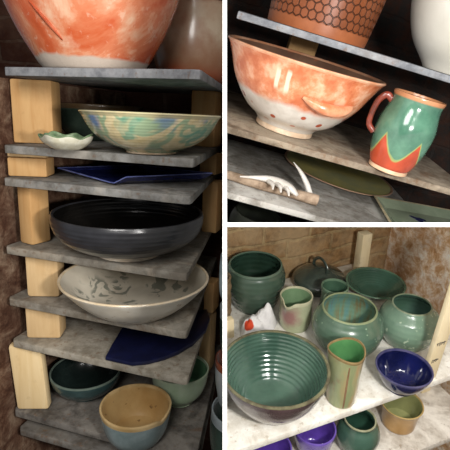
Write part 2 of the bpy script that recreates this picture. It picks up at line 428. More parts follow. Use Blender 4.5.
for q_,(P_,Q_) in enumerate(zip(RR,RR[1:])):
    for k in range(6):
        f=bm.faces.new((P_[k],P_[(k+1)%6],Q_[(k+1)%6],Q_[k])); f.material_index=1 if q_ in (2,3) else 0
obj('body',bm,[nv,nvr],rt,u=L,smooth=False)
# --- black bowl
bk=glaze('black_glaze','#313135','#232325',sc=12,rough=.28,spec=.6,coat=.2); bki=glaze('black_inside','#161412','#0d0c0b',sc=12,rough=.25)
pot('bowl','wide black bowl with a pale foot on a middle kiln shelf','bowl',L,LV[3],(129,212.5),149,[(0,.44),(.05,.55),(.18,.74),(.42,.91),(.7,.985),(.92,1.0),(1,.995)],[bk,bk,bki],yfoot=262,th=.007,foot=.010,footmat=glaze('white_foot','#d9cdbb','#bfae96',sc=40,rough=.6),footlabel='pale unglazed foot ring',rib=(.0002,9,True))
# --- wide white bowl with leaves
wo=glaze('white_glaze','#e0dacd','#d0c8b8',sc=18,rough=.3,speck=('#a58f72',60,.66))
def m_white(H,R):
    t=NT('leaf_painted_white',.28,.5,.2); c=t.mix(t.thr(t.noise(14,5),.35,.7),'#cdc5b4','#b8ae9c'); x,y,z=t.sep()
    rr=t.math('SQRT',t.math('ADD',t.math('MULTIPLY',x,x),t.math('MULTIPLY',y,y))); rr=t.math('DIVIDE',rr,R)
    v=t.N.new('ShaderNodeTexVoronoi'); t.lk(t.scale(t.P,(1,1,.3)),v.inputs['Vector']); v.inputs['Scale'].default_value=22; v.feature='F1'
    an=t.noise(22,2,.4,2.5); lf=t.math('MULTIPLY',t.thr(an,.5,.54),t.thr(v.outputs['Distance'],.62,.5))
    msk=t.math('MULTIPLY',t.thr(rr,.85,.75),lf); c=t.mix(t.math('MULTIPLY',msk,.65),c,'#3a4a42')
    rust=t.math('MULTIPLY',t.thr(t.noise(18,3,.5,1),.6,.7),t.thr(rr,.7,.6)); c=t.mix(t.math('MULTIPLY',rust,.35),c,'#8a6844'); t.base(c); return [wo,glaze('warm_rim','#d8c9b0','#c4ae8c'),t.m]
pot('bowl','wide white bowl painted inside with dark green leaves','bowl',L,LV[4],(135.5,276.5),147,[(0,.50),(.05,.53),(.2,.64),(.5,.80),(.8,.925),(.95,.985),(1,1)],m_white,yfoot=323.5,th=.006,floor=.1)
# --- flat navy slab
zl=LV[5]+.001
poly=[(105,357),(112,345),(122,327),(140,322),(207,309),(210,318),(206,330),(193,343),(179,351),(165,357),(148,361.5),(132,363)]
P3=[L.hit(a,b_,2,zl+.008) for a,b_ in poly]; c0=np.mean(P3,axis=0)
bm=bmesh.new(); hi=[bm.verts.new((p[0]-c0[0],p[1]-c0[1],.009)) for p in P3]; lo=[bm.verts.new((p[0]-c0[0],p[1]-c0[1],0)) for p in P3]; n=len(P3)
bm.faces.new(hi); bm.faces.new(lo[::-1])
for k in range(n): bm.faces.new((lo[k],lo[(k+1)%n],hi[(k+1)%n],hi[k]))
bmesh.ops.bevel(bm,geom=bm.edges[:],offset=.0025,segments=2,affect='EDGES',profile=.5)
o=obj('slab_platter',bm,glaze('navy_slab_glaze','#181c40','#131632',sc=40,rough=.3),None,frame(L,(c0[0],c0[1],zl)),L)
tag(o,'flat navy blue slab platter with a curved front edge','platter')
# --- dark teal bowl
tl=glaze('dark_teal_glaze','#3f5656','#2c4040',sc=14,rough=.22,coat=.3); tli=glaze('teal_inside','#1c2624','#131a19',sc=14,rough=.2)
pot('bowl','dark teal bowl beside the large blond wood block','bowl',L,LV[6],(86,370),69,[(0,.52),(.07,.56),(.25,.76),(.55,.92),(.85,.99),(1,1)],[tl,glaze('teal_rim','#6d7a70','#56625a'),tli],yfoot=402,th=.005,foot=.004,footmat=tl)
# --- tan bowl with grey blue outside
gb=glaze('grey_blue_glaze','#8b9a9c','#6f7f80',sc=14,rough=.22,coat=.3); tn=glaze('tan_inside','#b99a68','#a4814f',sc=10,rough=.3,speck=('#7a5c38',70,.68))
def notch(a,t,r,z):
    k=max(0,math.cos(a+.25))**60
    return r*(1-.05*k*t),z-.010*k*max(0,t-.5)*2
pot('bowl','grey-blue bowl with tan inside and a notched lip, in front of the pale green cup','bowl',L,LV[6],(136,405),71,[(0,.66),(.08,.74),(.3,.86),(.6,.94),(1,1)],[gb,glaze('tan_lip','#c7ab7c','#a98c5e'),tn],yfoot=452,th=.005,mod=notch)
# --- pale green cup
pg=glaze('pale_green_glaze','#bccab0','#a3b898',sc=12,rough=.18,coat=.4); pgi=glaze('green_cup_inside','#6b9570','#578262',sc=14,rough=.2)
pot('cup','pale green glossy cup under the right end of the navy slab\'s shelf','cup',L,LV[6],(180,368),58,[(0,.5),(.08,.58),(.3,.8),(.6,.93),(1,1)],[pg,pg,pgi],yfoot=408,th=.004,foot=.003,footmat=pg)
# --- stack at the partition
zb=L.hit(236,474,1,.02)[2]
bm=bmesh.new(); box(bm,-.07,.08,-.07,.09,-TH,0,.002)
o=obj('shelf_board',bm,M_B[6],None,frame(L,L.hit(236,474,1,.02)),L); tag(o,'kiln shelf board under the pots stacked at the white partition','shelf board')
dg=glaze('dark_green_stack','#33463e','#25332d',sc=14,rough=.25); gy=glaze('grey_stack','#8f979a','#757d80',sc=14,rough=.3)
rb=glaze('red_brown_stack','#7a3d28','#4f281c',sc=14,rough=.25); pb=glaze('pale_blue_stack','#9aa9ad','#7f9196',sc=14,rough=.3)
def stk(name,lab,yr,w,zlev,prof,m,cat,xr=242):
    X,Y,H,R=solve(L,zlev,xr,yr,w,dep=.02,q0=prof[0][1]); rt=empty(name,frame(L,(X,Y,zlev+.0005)),lab,cat,'pots stacked at the white partition')
    obj('body',vessel(prof,R,H,.004,.08),[m[0],m[1],m[2]],rt,u=L); return zlev+H+.0025
z1=stk('jar','dark green jar lowest of the pots stacked at the white partition',409,61,zb,[(0,.6),(.2,.85),(.6,1.02),(1,1)],[dg,gy,dg],'jar')
z2=stk('bowl','red-brown bowl stacked on the dark green jar at the white partition',359,54,z1,[(0,.55),(.12,.78),(.3,.86),(.6,.96),(1,1)],[gy,rb,rb],'bowl')
z3=stk('cup','dark grey cup stacked above the red-brown bowl at the white partition',306,44,z2,[(0,.75),(.3,.92),(1,1)],[dg,gy,gy],'cup',242)
z4=stk('cup','pale blue cup topmost of the pots stacked at the white partition',256,44,z3,[(0,.7),(.25,.95),(.7,1.0),(1,.97)],[pb,gy,pb],'cup',242)
# ================================================================== UPPER RIGHT BAY
UA=U.hit(337,41,1,0)[2]; UB=0.0; UC=U.hit(270,203.5,1,0)[2]
M_U=[board_mat('rack_board_%d'%i,b,d,'#6b4a30',w,a,r,i+20) for i,(b,d,w,a,r) in enumerate([
 ('#8a8c90','#63656a','#a3a3a2',.35,.2),('#877b6c','#5f5345','#aa9c88',.5,.5),('#9c9993','#77726a','#c7c5bf',.75,.2)])]
for z,x0,th,m,lab in ((UA,U.hit(238,12,1,0)[0],.012,M_U[0],'slanting grey shelf board under the honeycomb patterned pot'),
                   (UB,-.36,.013,M_U[1],'slanting worn shelf board under the orange handled bowl and mug'),
                   (UC,-.36,.014,M_U[2],'slanting dusty shelf board under the driftwood and green dish')):
    bm=bmesh.new(); box(bm,x0,.30,0,.40,-th,0,.002)
    tag(obj('shelf_board',bm,m,None,frame(U,(0,0,z)),U),lab,'shelf board','slanting shelf boards of the small rack')
def ublock(px0,px1,z0,z1,yf,lab,m):
    def X(px):
        X=0
        for _ in range(8):
            p=U.px((X,yf,z1)); q=U.px((X+.001,yf,z1)); X+=(px-p[0])/((q[0]-p[0])/.001)
        return X
    a,b=X(px0),X(px1); bm=bmesh.new(); box(bm,(a-b)/2,(b-a)/2,0,.05,0,z1-z0-.0008,.003)
    tag(obj('wooden_block',bm,m,None,frame(U,((a+b)/2,yf,z0+.0004)),U),lab,'block')
ublock(293,320,UB,UA-.012,.33,'wooden block behind the orange handled bowl, under the top board',W0)
# honeycomb pot
def m_hex(H,R):
    t=NT('honeycomb_relief',.4,.4); x,y,z=t.sep(); an=t.math('MULTIPLY',t.math('ARCTAN2',y,x),R)
    s=.0158; M_=t.math
    def lat(off):
        gx=M_('SUBTRACT',M_('FLOORED_MODULO',M_('ADD',M_('DIVIDE',an,s),20+off),1.0),.5)
        gy=M_('SUBTRACT',M_('FLOORED_MODULO',M_('ADD',M_('DIVIDE',z,s),17.32+off*1.732),1.732),.866); return M_('ABSOLUTE',gx),M_('ABSOLUTE',gy)
    def hexd(g): return M_('MAXIMUM',M_('ADD',M_('MULTIPLY',g[0],.5),M_('MULTIPLY',g[1],.866)),g[0])
    hd=M_('MINIMUM',hexd(lat(0)),hexd(lat(.5)))
    line=t.thr(hd,.41,.47); nn=t.noise(8,4)
    c=t.mix(t.thr(nn,.35,.65),'#834726','#683619'); c=t.mix(line,c,'#47240f')
    lo=t.thr(z,.017,.019); c=t.mix(lo,t.mix(t.noise(40),'#9c5c36','#7a4225'),c); t.base(c)
    t.bump(M_('MULTIPLY',M_('MULTIPLY',line,lo),-1),.003,1); return [t.m,t.m,t.m]
pot('pot','terracotta pot with a honeycomb relief on the slanting top board','pot',U,UA,(349,-66),120,[(0,.90),(.04,.92),(.5,.97),(1,1)],m_hex,dep=.125,th=.008)
wg=glaze('white_porcelain','#cfccc2','#c2beb2',sc=6,rough=.2,coat=.3)
pot('pot','big round cream white pot beside the honeycomb pot','pot',U,UA,(508,-44),150,[(0,.42),(.06,.5),(.22,.74),(.45,.92),(.7,1.0),(.9,1.0),(1,.97)],[wg,wg,wg],dep=.09)
# orange handled bowl
def m_handled(H,R):
    t=NT('orange_over_white',.24,.5,.35); x,y,z=t.sep(); n=t.noise(10,6,.62,.6); n2=t.noise(35,5)
    zz=t.math('ADD',t.math('DIVIDE',z,H),t.math('MULTIPLY',t.math('SUBTRACT',n,.5),.22))
    orange=t.ramp(n2,[(.35,'#b8633d'),(.5,'#cb8059'),(.65,'#dcab8c')]); white=t.mix(t.thr(n2,.4,.7),'#cfc9c0','#b8b0a6')
    c=t.mix(t.thr(zz,.43,.50),white,orange)
    v=t.N.new('ShaderNodeTexVoronoi'); t.lk(t.P,v.inputs['Vector']); v.inputs['Scale'].default_value=32; v.inputs['Randomness'].default_value=.8
    sp=t.math('MULTIPLY',t.thr(v.outputs['Distance'],.24,.19),t.thr(t.math('DIVIDE',z,H),.5,.45)); sp=t.math('MULTIPLY',sp,t.thr(t.math('DIVIDE',z,H),.13,.2))
    c=t.mix(sp,c,'#a3482e')
    # two pale drips running down from the lip
    an=t.math('ARCTAN2',y,x)
    for a0 in (-2.0,-1.86):
        d=t.math('ABSOLUTE',t.math('ADD',t.math('SUBTRACT',an,a0),t.math('MULTIPLY',t.math('SUBTRACT',t.noise(30,2),.5),.05)))
        k=t.math('MULTIPLY',t.thr(d,.036,.02),t.math('MULTIPLY',t.thr(zz,.6,.66),t.thr(zz,.90,.84))); c=t.mix(t.math('MULTIPLY',k,.75),c,'#ead9c2')
    t.base(c); t.bump(n2,.001,.4)
    inn=glaze('orange_bowl_inside','#8b6a55','#6d5142',sc=10,rough=.3,speck=('#b5653f',14,.6)); return [t.m,glaze('orange_lip','#d9a98a','#c98c68',sc=30),inn]
pfU=[(0,.38),(.07,.43),(.2,.59),(.5,.79),(.78,.90),(.92,.955),(1,1.0)]
r,R,H=pot('handled_bowl','large orange and white bowl with red spots and a side lug','bowl',U,UB,(306.5,60),163,pfU,m_handled,yfoot=136.5,th=.007,foot=.011,footmat=glaze('cream_foot','#cdb89f','#b89d82',sc=40,rough=.5),footlabel='cream foot ring')
M_LUG=glaze('orange_lug_glaze','#c0714b','#d39a78',sc=26,rough=.25,coat=.3)
arc=[]
for k in range(9):
    s=k/8; a=-1.62+.78*s; b_=math.sin(math.pi*s); p=np.array(on_wall(R,H,pfU,a,.63-.07*b_+.02*s,0)); d=np.array([math.cos(a),math.sin(a),0])
    arc.append(tuple(p+d*(.000+.013*b_)))
obj('lug_handle',tube(arc,[.003,.0075,.010,.012,.0125,.012,.0105,.008,.003],14,.9),M_LUG,r,u=U)
# mug
def m_mug(H,R):
    t=NT('green_over_red',.15,.55,.5); x,y,z=t.sep(); an=t.math('ARCTAN2',y,x); zz=t.math('DIVIDE',z,H)
    sn=t.math('ABSOLUTE',t.math('SINE',t.math('MULTIPLY',t.math('ADD',an,1.239),2.5)))
    edge=t.math('SUBTRACT',.50,t.math('MULTIPLY',sn,.30)); edge=t.math('ADD',edge,t.math('MULTIPLY',t.math('SUBTRACT',t.noise(30,2),.5),.06))
    d=t.math('SUBTRACT',zz,edge)
    n=t.noise(25,4); red=t.mix(t.thr(n,.35,.65),'#b5482a','#9c3a20'); gr=t.mix(t.thr(n,.35,.7),'#56806a','#38604e')
    c=t.mix(t.thr(d,-.005,.005),red,gr); c=t.mix(t.math('MULTIPLY',t.thr(t.math('ABSOLUTE',d),.028,.012),.8),c,'#8d9a5a')
    c=t.mix(t.thr(zz,.95,.97),c,'#b57a52'); t.base(c); return [t.m,glaze('mug_lip','#b98460','#a56e4a'),glaze('mug_inside','#5a3a28','#462c1e')]
r,R,H=pot('mug','green mug with red scalloped base beside the orange handled bowl','mug',U,UB,(420,97.5),52,[(0,.80),(.05,.88),(.25,1.05),(.45,1.13),(.62,1.12),(.80,1.0),(.9,.96),(1,1)],m_mug,yfoot=176,th=.005,foot=.008,footmat=glaze('mug_foot','#cfae8e','#bd977a',sc=40,rough=.5),footlabel='pale foot ring')
hp=[(.90,.86),(1.18,.91),(1.40,.82),(1.46,.66),(1.40,.5),(1.12,.42)]; ah=math.radians(168)
obj('handle',tube([(q*R*math.cos(ah),q*R*math.sin(ah),t_*H) for q,t_ in hp],[.006,.0065,.006,.0055,.0055,.006],12,.75,up=(-math.sin(ah),math.cos(ah),0)),glaze('mug_handle_red','#7a3527','#5a2c22',sc=40,rough=.2),r,u=U)
# driftwood stick, claw and tusk
def uh(px,py,dz): return U.hit(px,py,2,UC+dz)
def rel(ps,o0): return [tuple(np.array(p)-np.array(o0)) for p in ps]
st=[uh(222,173,.012),uh(240,178.5,.012),uh(262,185,.012),uh(285,191.5,.0125),uh(305,197,.013),uh(317,200.5,.0125)]
o0=st[2]; mst=glaze('driftwood_bark','#a4907c','#7d6a58',sc=45,rough=.85,spec=.2,bump=.003)
o=obj('driftwood_stick',tube(rel(st,o0),[.009,.0105,.0115,.0105,.012,.0125],14),mst,None,frame(U,o0),U); tag(o,'rough grey-brown driftwood stick lying along the dusty board','stick')
mb=glaze('bone_white','#dcd8d2','#c5bfb6',sc=25,rough=.4)
def ypl(px,py,y): return U.hit(px,py,1,y)
cl=[uh(240,176.5,.020),uh(256,177.5,.027),uh(270,179.5,.031),uh(282,183.5,.032),uh(291,189,.031),uh(297,195,.027)]
ro=cl[2]; root=empty('bone_claw',frame(U,ro),'white curved bone claw resting on the driftwood stick','bone','bones by the driftwood stick')
obj('shaft',tube(rel(cl,ro),[.0018,.0055,.0098,.0112,.0095,.004],12,.8),mb,root,u=U)
for (a,b_) in (((276,183),(281,192)),((283,185),(289,195.5)),((269,181.5),(273,189))):
    pts=[uh(*a,.030),uh((a[0]+b_[0])/2+1.5,(a[1]+b_[1])/2-1,.031),uh(*b_,.027)]
    obj('talon',tube(rel(pts,ro),[.005,.0045,.0016],10),mb,root,u=U)
yb=st[3][1]+.026
tk=[ypl(310,195,yb),ypl(306.5,183.5,yb),ypl(301,172.5,yb+.003),ypl(293.5,162,yb+.006)]; tk[0][2]=max(tk[0][2],UC+.009); ro=tk[0]
o=obj('bone_tusk',tube(rel(tk,ro),[.0085,.008,.0055,.0008],12,.8),mb,None,frame(U,ro),U); tag(o,'white pointed tusk standing up behind the end of the driftwood stick','bone','bones by the driftwood stick')
ol=glaze('olive_glaze','#c2b770','#a3a478',sc=8,rough=.25,coat=.3)
pot('bowl','shallow olive bowl with a pinkish rim in shadow under the worn board','bowl',U,UC,(338,171),112,[(0,.6),(.2,.72),(.6,.9),(1,1)],[glaze('olive_outer','#9a8a70','#7d705a'),glaze('pinkish_rim','#a88a72','#93765f'),ol],yfoot=185,th=.005)
# square green dish
q=[(374,196),(470,214),(500,300),(412,262)]
P=[U.hit(a,b_,2,UC+.014) for a,b_ in q]; c0=np.mean(P,axis=0); bm=bmesh.new()
Lp=[np.array([p[0]-c0[0],p[1]-c0[1]]) for p in P]
def ring(f,z): return [bm.verts.new((v[0]*f,v[1]*f,z)) for v in Lp]
R_=[ring(.8,0),ring(1.0,.013),ring(1.0,.0155),ring(.955,.0155),ring(.76,.005)]
bm.faces.new(R_[0][::-1]); bm.faces.new(R_[-1])
for k,(A,C) in enumerate(zip(R_,R_[1:])):
    for i in range(4):
        f=bm.faces.new((A[i],A[(i+1)%4],C[(i+1)%4],C[i])); f.material_index=1 if k in(1,2) else 0
# dark blue brush mark inside
t=NT('sage_dish_glaze',.22,.5,.3); c=t.mix(t.thr(t.noise(12,4),.35,.65),'#9aa68e','#84937a'); t.base(c)
root=empty('square_dish',frame(U,(c0[0],c0[1],UC+.0005)),'square sage green dish with cream rim on the dusty board','dish')
obj('body',bm,[t.m,glaze('cream_dish_rim','#cfc4a4','#bcae8a',sc=40)],root,u=U,smooth=False)
p0=U.hit(419,219,2,UC+.007); bm=bmesh.new()
vs=[]; 
for k in range(16):
    a=2*math.pi*k/16; rr=.014*(1+.35*math.sin(3*a)+.15*math.sin(5*a+1)); vs.append((rr*math.cos(a)*1.2,rr*math.sin(a)))
lo=[bm.verts.new((p0[0]-c0[0]+x,p0[1]-c0[1]+y,.0052)) for x,y in vs]; hi=[bm.verts.new((p0[0]-c0[0]+x,p0[1]-c0[1]+y,.0058)) for x,y in vs]
bm.faces.new(hi); bm.faces.new(lo[::-1])
for k in range(16): bm.faces.new((lo[k],lo[(k+1)%16],hi[(k+1)%16],hi[k]))
obj('brush_mark',bm,glaze('blue_mark','#1d2750','#262f5e'),root,u=U)
# something dark under the dusty board
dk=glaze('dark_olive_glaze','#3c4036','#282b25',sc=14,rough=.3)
zq=UC-.17
bm=bmesh.new(); box(bm,-.30,.1,.03,.35,-.012,0,.002); tag(obj('shelf_board',bm,M_U[1],None,frame(U,(0,0,zq)),U),'shelf board under the dark olive jar at the foot of the small rack','shelf board')
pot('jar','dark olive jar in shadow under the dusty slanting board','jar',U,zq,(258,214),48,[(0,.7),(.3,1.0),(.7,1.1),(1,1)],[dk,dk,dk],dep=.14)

# ================================================================== LOWER RIGHT BAY
BL=-.175
M_S=board_mat('white_washed_board','#e0ddd4','#c9c3b6','#8a7552','#f3f1ea',.8,.3,40)
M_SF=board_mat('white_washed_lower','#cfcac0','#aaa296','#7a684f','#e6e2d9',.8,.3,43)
bm=bmesh.new(); box(bm,-.40,.42,0,.50,-.018,0,.003); tag(obj('shelf_board',bm,M_S,None,frame(B,(0,0,0)),B),'white washed shelf board holding the green jars and ribbed bowl','shelf board')
bm=bmesh.new(); box(bm,-.40,.42,-.03,.50,-.018,0,.003); tag(obj('shelf_board',bm,M_SF,None,frame(B,(0,0,BL)),B),'white washed lower shelf board holding the purple bowls and tan mug','shelf board')
def Bp(*a,**k): return pot(a[0],a[1],a[2],B,*a[3:],**k)
# ribbed bowl
rim=glaze('tan_green_lip','#6d6a50','#4c4636',sc=40,rough=.25); rin=glaze('ribbed_green','#4a6456','#334c40',sc=7,rough=.14,coat=.6)
rou=glaze('plum_brown_glaze','#4b3a3c','#33282a',sc=10,rough=.2,coat=.4)
Bp('ribbed_bowl','big green bowl ribbed inside with a plum brown outside','bowl',0.0,(274.5,366),110,[(0,.42),(.06,.47),(.25,.66),(.55,.85),(.82,.955),(.94,.99),(1,1)],[rou,rim,rin],yfoot=425,th=.007,rib=(.0006,13,False),foot=.006,footmat=rou,floor=.1)
gj=lambda n,a,b_,**k: glaze(n,a,b_,sc=k.get('sc',10),rough=k.get('rough',.25),coat=.35,speck=k.get('speck'))
Bp('jar','large dark green jar against the brick at the back','jar',0.0,(255.5,264.5),54,[(0,.76),(.12,.86),(.4,1.03),(.65,1.12),(.85,1.09),(1,1)],[gj('forest_jar','#46594b','#38493d'),gj('forest_lip','#5c7060','#4b6050'),gj('forest_inside','#2d4438','#223529')],yfoot=315,th=.006,rib=(.00035,8,True))
wv=glaze('tan_clay','#8d7658','#6d583e',sc=40,rough=.6)
Bp('wavy_pot','brown pot with wavy ridges at the end of the shelf by the partition','pot',0.0,(219,277),24,[(0,.9),(.3,1),(1,1)],[wv,wv,wv],yfoot=326,th=.005,mod=lambda a,t,r,z:(r*(1+.06*math.sin(t*34)),z))
X=B.hit(229,336,2,0); bm=bmesh.new(); box(bm,-.011,.011,-.01,.01,0,.055,.002)
tag(obj('wooden_peg',bm,M_CREAM,None,frame(B,(X[0],X[1],.0004)),B),'cream wooden peg standing by the partition behind the ribbed bowl','peg')
# crumpled white cloth
def cloth():
    bm=bmesh.new(); c=B.hit(257,329,2,0); a_=B.hit(269,321,2,0)-c; b_=B.hit(247,332,2,0)-c; A,N=56,22; rows=[]; bot=[]
    for i in range(N+1):
        f=i/N; row=[]
        for k in range(A):
            an=2*math.pi*k/A; rr=.046*(1+.18*math.sin(2*an+.6)+.12*math.sin(3*an+2)+.05*math.sin(7*an)); x=rr*f*math.cos(an)*1.05; y=rr*f*math.sin(an)*.8
            h=.068*math.exp(-((x-a_[0])**2+(y-a_[1])**2)/.0009)+.026*math.exp(-((x-b_[0])**2+(y-b_[1])**2)/.0014)+.012
            h*=(1-f**3); v=Vector((x,y,0)); cr=abs(noise.noise(v*38))*.018+abs(noise.noise(v*75+Vector((3,1,0))))*.008
            z=h+cr*(1-f**4)*min(1,h/.02)+.0025
            if i==0:
                if k==0: row.append(bm.verts.new((0,0,z)))
            else: row.append(bm.verts.new((x,y,z)))
        rows.append(row)
    low=[bm.verts.new((v.co.x*.98,v.co.y*.98,0)) for v in rows[-1]]; rows.append(low)
    for i in range(len(rows)-1):
        P,Q=rows[i],rows[i+1]
        for k in range(A):
            k2=(k+1)%A
            bm.faces.new((P[0],Q[k],Q[k2]) if len(P)==1 else (P[k],Q[k],Q[k2],P[k2]))
    bm.faces.new(low[::-1]); return bm,c
from mathutils.bvhtree import BVHTree
bm,c=cloth(); bv=BVHTree.FromBMesh(bm)
def on_cloth(px,py):
    o_=B.R.T@(-B.O)-np.array([c[0],c[1],.0005]); d_=B.R.T@ray(px,py); h=bv.ray_cast(Vector(o_),Vector(d_).normalized()); return h[0] if h[0] else None
def spot_mat():
    t=NT('white_cloth_spots',.85,.2); cc=t.mix(t.thr(t.noise(30,4),.35,.7),'#e2e0de','#c9c7c6')
    for (px,py,z,rad,col) in ((248,325,.02,.014,'#c2452a'),(273,308,.035,.0085,'#191717')):
        p=on_cloth(px,py)
        if p is None: p=B.hit(px,py,2,z)-c; print('cloth miss',px,py)
        v=t.N.new('ShaderNodeVectorMath'); v.operation='DISTANCE'; t.lk(t.P,v.inputs[0]); v.inputs[1].default_value=tuple(p)
        dd=t.math('ADD',v.outputs['Value'],t.math('MULTIPLY',t.math('SUBTRACT',t.noise(50,2),.5),.008))
        cc=t.mix(t.thr(dd,rad*1.15,rad*.95),cc,col)
    t.base(cc); return t.m
tag(obj('crumpled_cloth',bm,spot_mat(),None,frame(B,(c[0],c[1],.0005)),B),'crumpled white cloth with red and black spots behind the ribbed bowl','cloth')
# spouted creamer
def m_cream(H,R):
    t=NT('celadon_blush',.2,.5,.4); c=t.mix(t.thr(t.noise(12,5),.35,.68),'#aeb293','#929a76')
    x,y,z=t.sep(); v=t.N.new('ShaderNodeVectorMath'); v.operation='DISTANCE'; t.lk(t.P,v.inputs[0]); v.inputs[1].default_value=(-R*.75,-R*.55,H*.55)
    k=t.math('ADD',v.outputs['Value'],t.math('MULTIPLY',t.math('SUBTRACT',t.noise(35,4),.5),.04)); c=t.mix(t.math('MULTIPLY',t.thr(k,.040,.012),.75),c,'#8c4a58'); t.base(c)
    return [t.m,glaze('creamer_lip','#c2c0a2','#aaa688'),gj('creamer_in','#7f9a76','#688462')]
def spout(a0,out,up,sh=26):
    def f(a,t,r,z):
        d=math.cos(a-a0); k=max(0,d)**sh*max(0,(t-.55)/.45)**1.5; return r*(1+out*k),z+up*k
    return f
def pinch(a,t,r,z):
    f=max(0,math.cos(a-3.7)); k=f**20*max(0,(t-.45)/.55)**1.4; s=max(0,math.cos(a-3.7-.5))**30+max(0,math.cos(a-3.7+.5))**30
    return r*(1+.20*k-.05*s*max(0,t-.6)),z-.010*k
Bp('creamer','pale green creamer with a pinched spout and pink blush','creamer',0.0,(296.5,295.5),33,[(0,.86),(.1,.93),(.35,1.0),(.7,.97),(1,1)],m_cream,yfoot=333,th=.004,mod=pinch,seg=120)
# casserole
gm=glaze('gunmetal_glaze','#3f4a42','#2d352f',sc=9,rough=.16,spec=.7,coat=.5)
X_,Y_,H_,R_=solve(B,0.0,319,280,51,dep=.43,q0=.8)
root=empty('casserole',frame(B,(X_,Y_,.0005),.1),'dark lidded casserole with an arched handle by the brick wall','casserole')
obj('body',vessel([(0,.8),(.2,.95),(.6,1.0),(1,.98)],R_,H_,.006,.08),[gm,gm,gm],root,u=B)
hd=R_*.62; lp=[(R_*1.03,H_+.004),(R_*1.04,H_+.008),(R_*.98,H_+.016),(R_*.8,H_+hd*.55),(R_*.5,H_+hd*.82),(R_*.2,H_+hd*.96),(0,H_+hd)]
lid=obj('lid',lathe([(0,H_+.004)]+[tuple(p) for p in cat_rom(lp,5)],72),gm,root,u=B)
hp=[(0,-R_*.42,H_+hd*.80),(0,-R_*.40,H_+hd*1.15),(0,-R_*.2,H_+hd*1.48),(0,R_*.1,H_+hd*1.52),(0,R_*.36,H_+hd*1.2),(0,R_*.42,H_+hd*.78)]
obj('handle',tube(hp,[.007,.0055,.005,.005,.0055,.007],12,.6,up=(1,0,0)),gm,lid,u=B)
# small pitcher
sg=gj('small_green','#748c72','#5c7560'); r,R,H=Bp('pitcher','small green pitcher with an ear handle tucked behind the creamer','pitcher',0.0,(335,286),27,[(0,.9),(.3,1.02),(.65,.95),(1,1)],[sg,sg,gj('small_green_in','#4c6a55','#3b5644')],dep=.295,th=.0035)
ah=math.radians(205); hp=[(.90,.88),(1.25,.92),(1.5,.74),(1.4,.5),(.98,.36)]
obj('handle',tube([(q_*R*math.cos(ah),q_*R*math.sin(ah),t_*H) for q_,t_ in hp],[.0042,.0045,.0042,.004,.0042],10,.8,up=(-math.sin(ah),math.cos(ah),0)),sg,r,u=B)
Bp('bowl','dark green flared bowl behind the round jars, by the wooden strip','bowl',0.0,(375.5,282.5),58,[(0,.44),(.1,.5),(.4,.67),(.75,.87),(1,1)],[gj('flared_green','#4b6653','#3b5646'),gj('flared_lip','#5c7a64','#4a6450'),gj('flared_in','#38594a','#2b4a3c')],dep=.33,th=.005,rib=(.0003,8,True))
jg=gj('celadon_round','#546b59','#42594a',speck=('#8fa98c',90,.66))
def m_streak(H,R):
    t=NT('streaked_inside',.25,.5,.3); x,y,z=t.sep(); an=t.math('MULTIPLY',t.math('ARCTAN2',y,x),2.2)
    s=t.noise(1,4,.6,0,t.comb(t.math('MULTIPLY',an,1.6),t.math('MULTIPLY',z,8),0)); t.base(t.ramp(s,[(.35,'#7d6a44'),(.5,'#6d8a72'),(.62,'#5c8a8a'),(.7,'#7a6844')]))
    return [jg,glaze('round_lip','#8d9672','#7b8564',sc=40,rough=.25),t.m]
Bp('jar','round celadon jar with wide mouth and streaked inside, centre of the shelf','jar',0.0,(349.5,308),54,[(0,.82),(.08,.95),(.3,1.20),(.55,1.32),(.75,1.26),(.9,1.10),(1,1)],m_streak,yfoot=361,th=.005,rib=(.00015,10,True))
j2=gj('celadon_speckled','#728c78','#5e7865',speck=('#a6b8a0',90,.64))
Bp('jar','round celadon jar with a small mouth beside the cream post','jar',0.0,(412,304.5),38,[(0,1.08),(.1,1.25),(.35,1.53),(.58,1.58),(.78,1.42),(.92,1.12),(1,1)],[j2,glaze('speckled_lip','#8a957c','#727c64',sc=40,rough=.25),gj('speckled_in','#557266','#43604f')],yfoot=352,th=.004,rib=(.00015,8,True))
def m_cup(H,R):
    t=NT('cup_green_brown',.28,.5,.3); x,y,z=t.sep(); n=t.noise(1,5,.6,.3,t.scale(t.P,(30,30,7))); n2=t.noise(25,4)
    c=t.ramp(n,[(.3,'#6f7d58'),(.5,'#8b8f68'),(.62,'#a08a62'),(.75,'#7d5c42')]); c=t.mix(t.math('MULTIPLY',t.thr(n2,.58,.7),.5),c,'#7a4436'); t.base(c)
    return [t.m,glaze('cup_lip','#8a7650','#746040',sc=50),gj('cup_in','#4f7f4e','#3c6a40')]
r,R,H=Bp('tumbler','tall narrow green-brown tumbler in front of the round jar','tumbler',0.0,(347,350),38,[(0,.74),(.04,.78),(.3,.84),(.6,.87),(.85,.93),(1,1)],m_cup,yfoot=408.5,th=.0035,mod=lambda a,t,r,z:(r*(1+.03*t*math.sin(3*a+.5)),z+.003*t*math.sin(2*a+1)))
seam=[on_wall(R,H,[(0,.74),(.04,.78),(.3,.84),(.6,.87),(.85,.93),(1,1)],-2.0,t_,.0) for t_ in (.03,.3,.6,.9)]
obj('seam',tube(seam,[.0015,.002,.002,.0015],8),glaze('seam_brown','#86684c','#6f4f3a'),r,u=B)
cb=glaze('cobalt_glaze','#121747','#0d1133',sc=14,rough=.1,coat=.3)
Bp('bowl','small cobalt blue bowl at the front edge of the white shelf','bowl',0.0,(404,367.5),55,[(0,.52),(.08,.58),(.3,.74),(.65,.90),(1,1)],[cb,glaze('cobalt_lip','#4f4c6a','#39395c',sc=40,rough=.25),cb],yfoot=396.5,th=.004,foot=.003,footmat=cb)
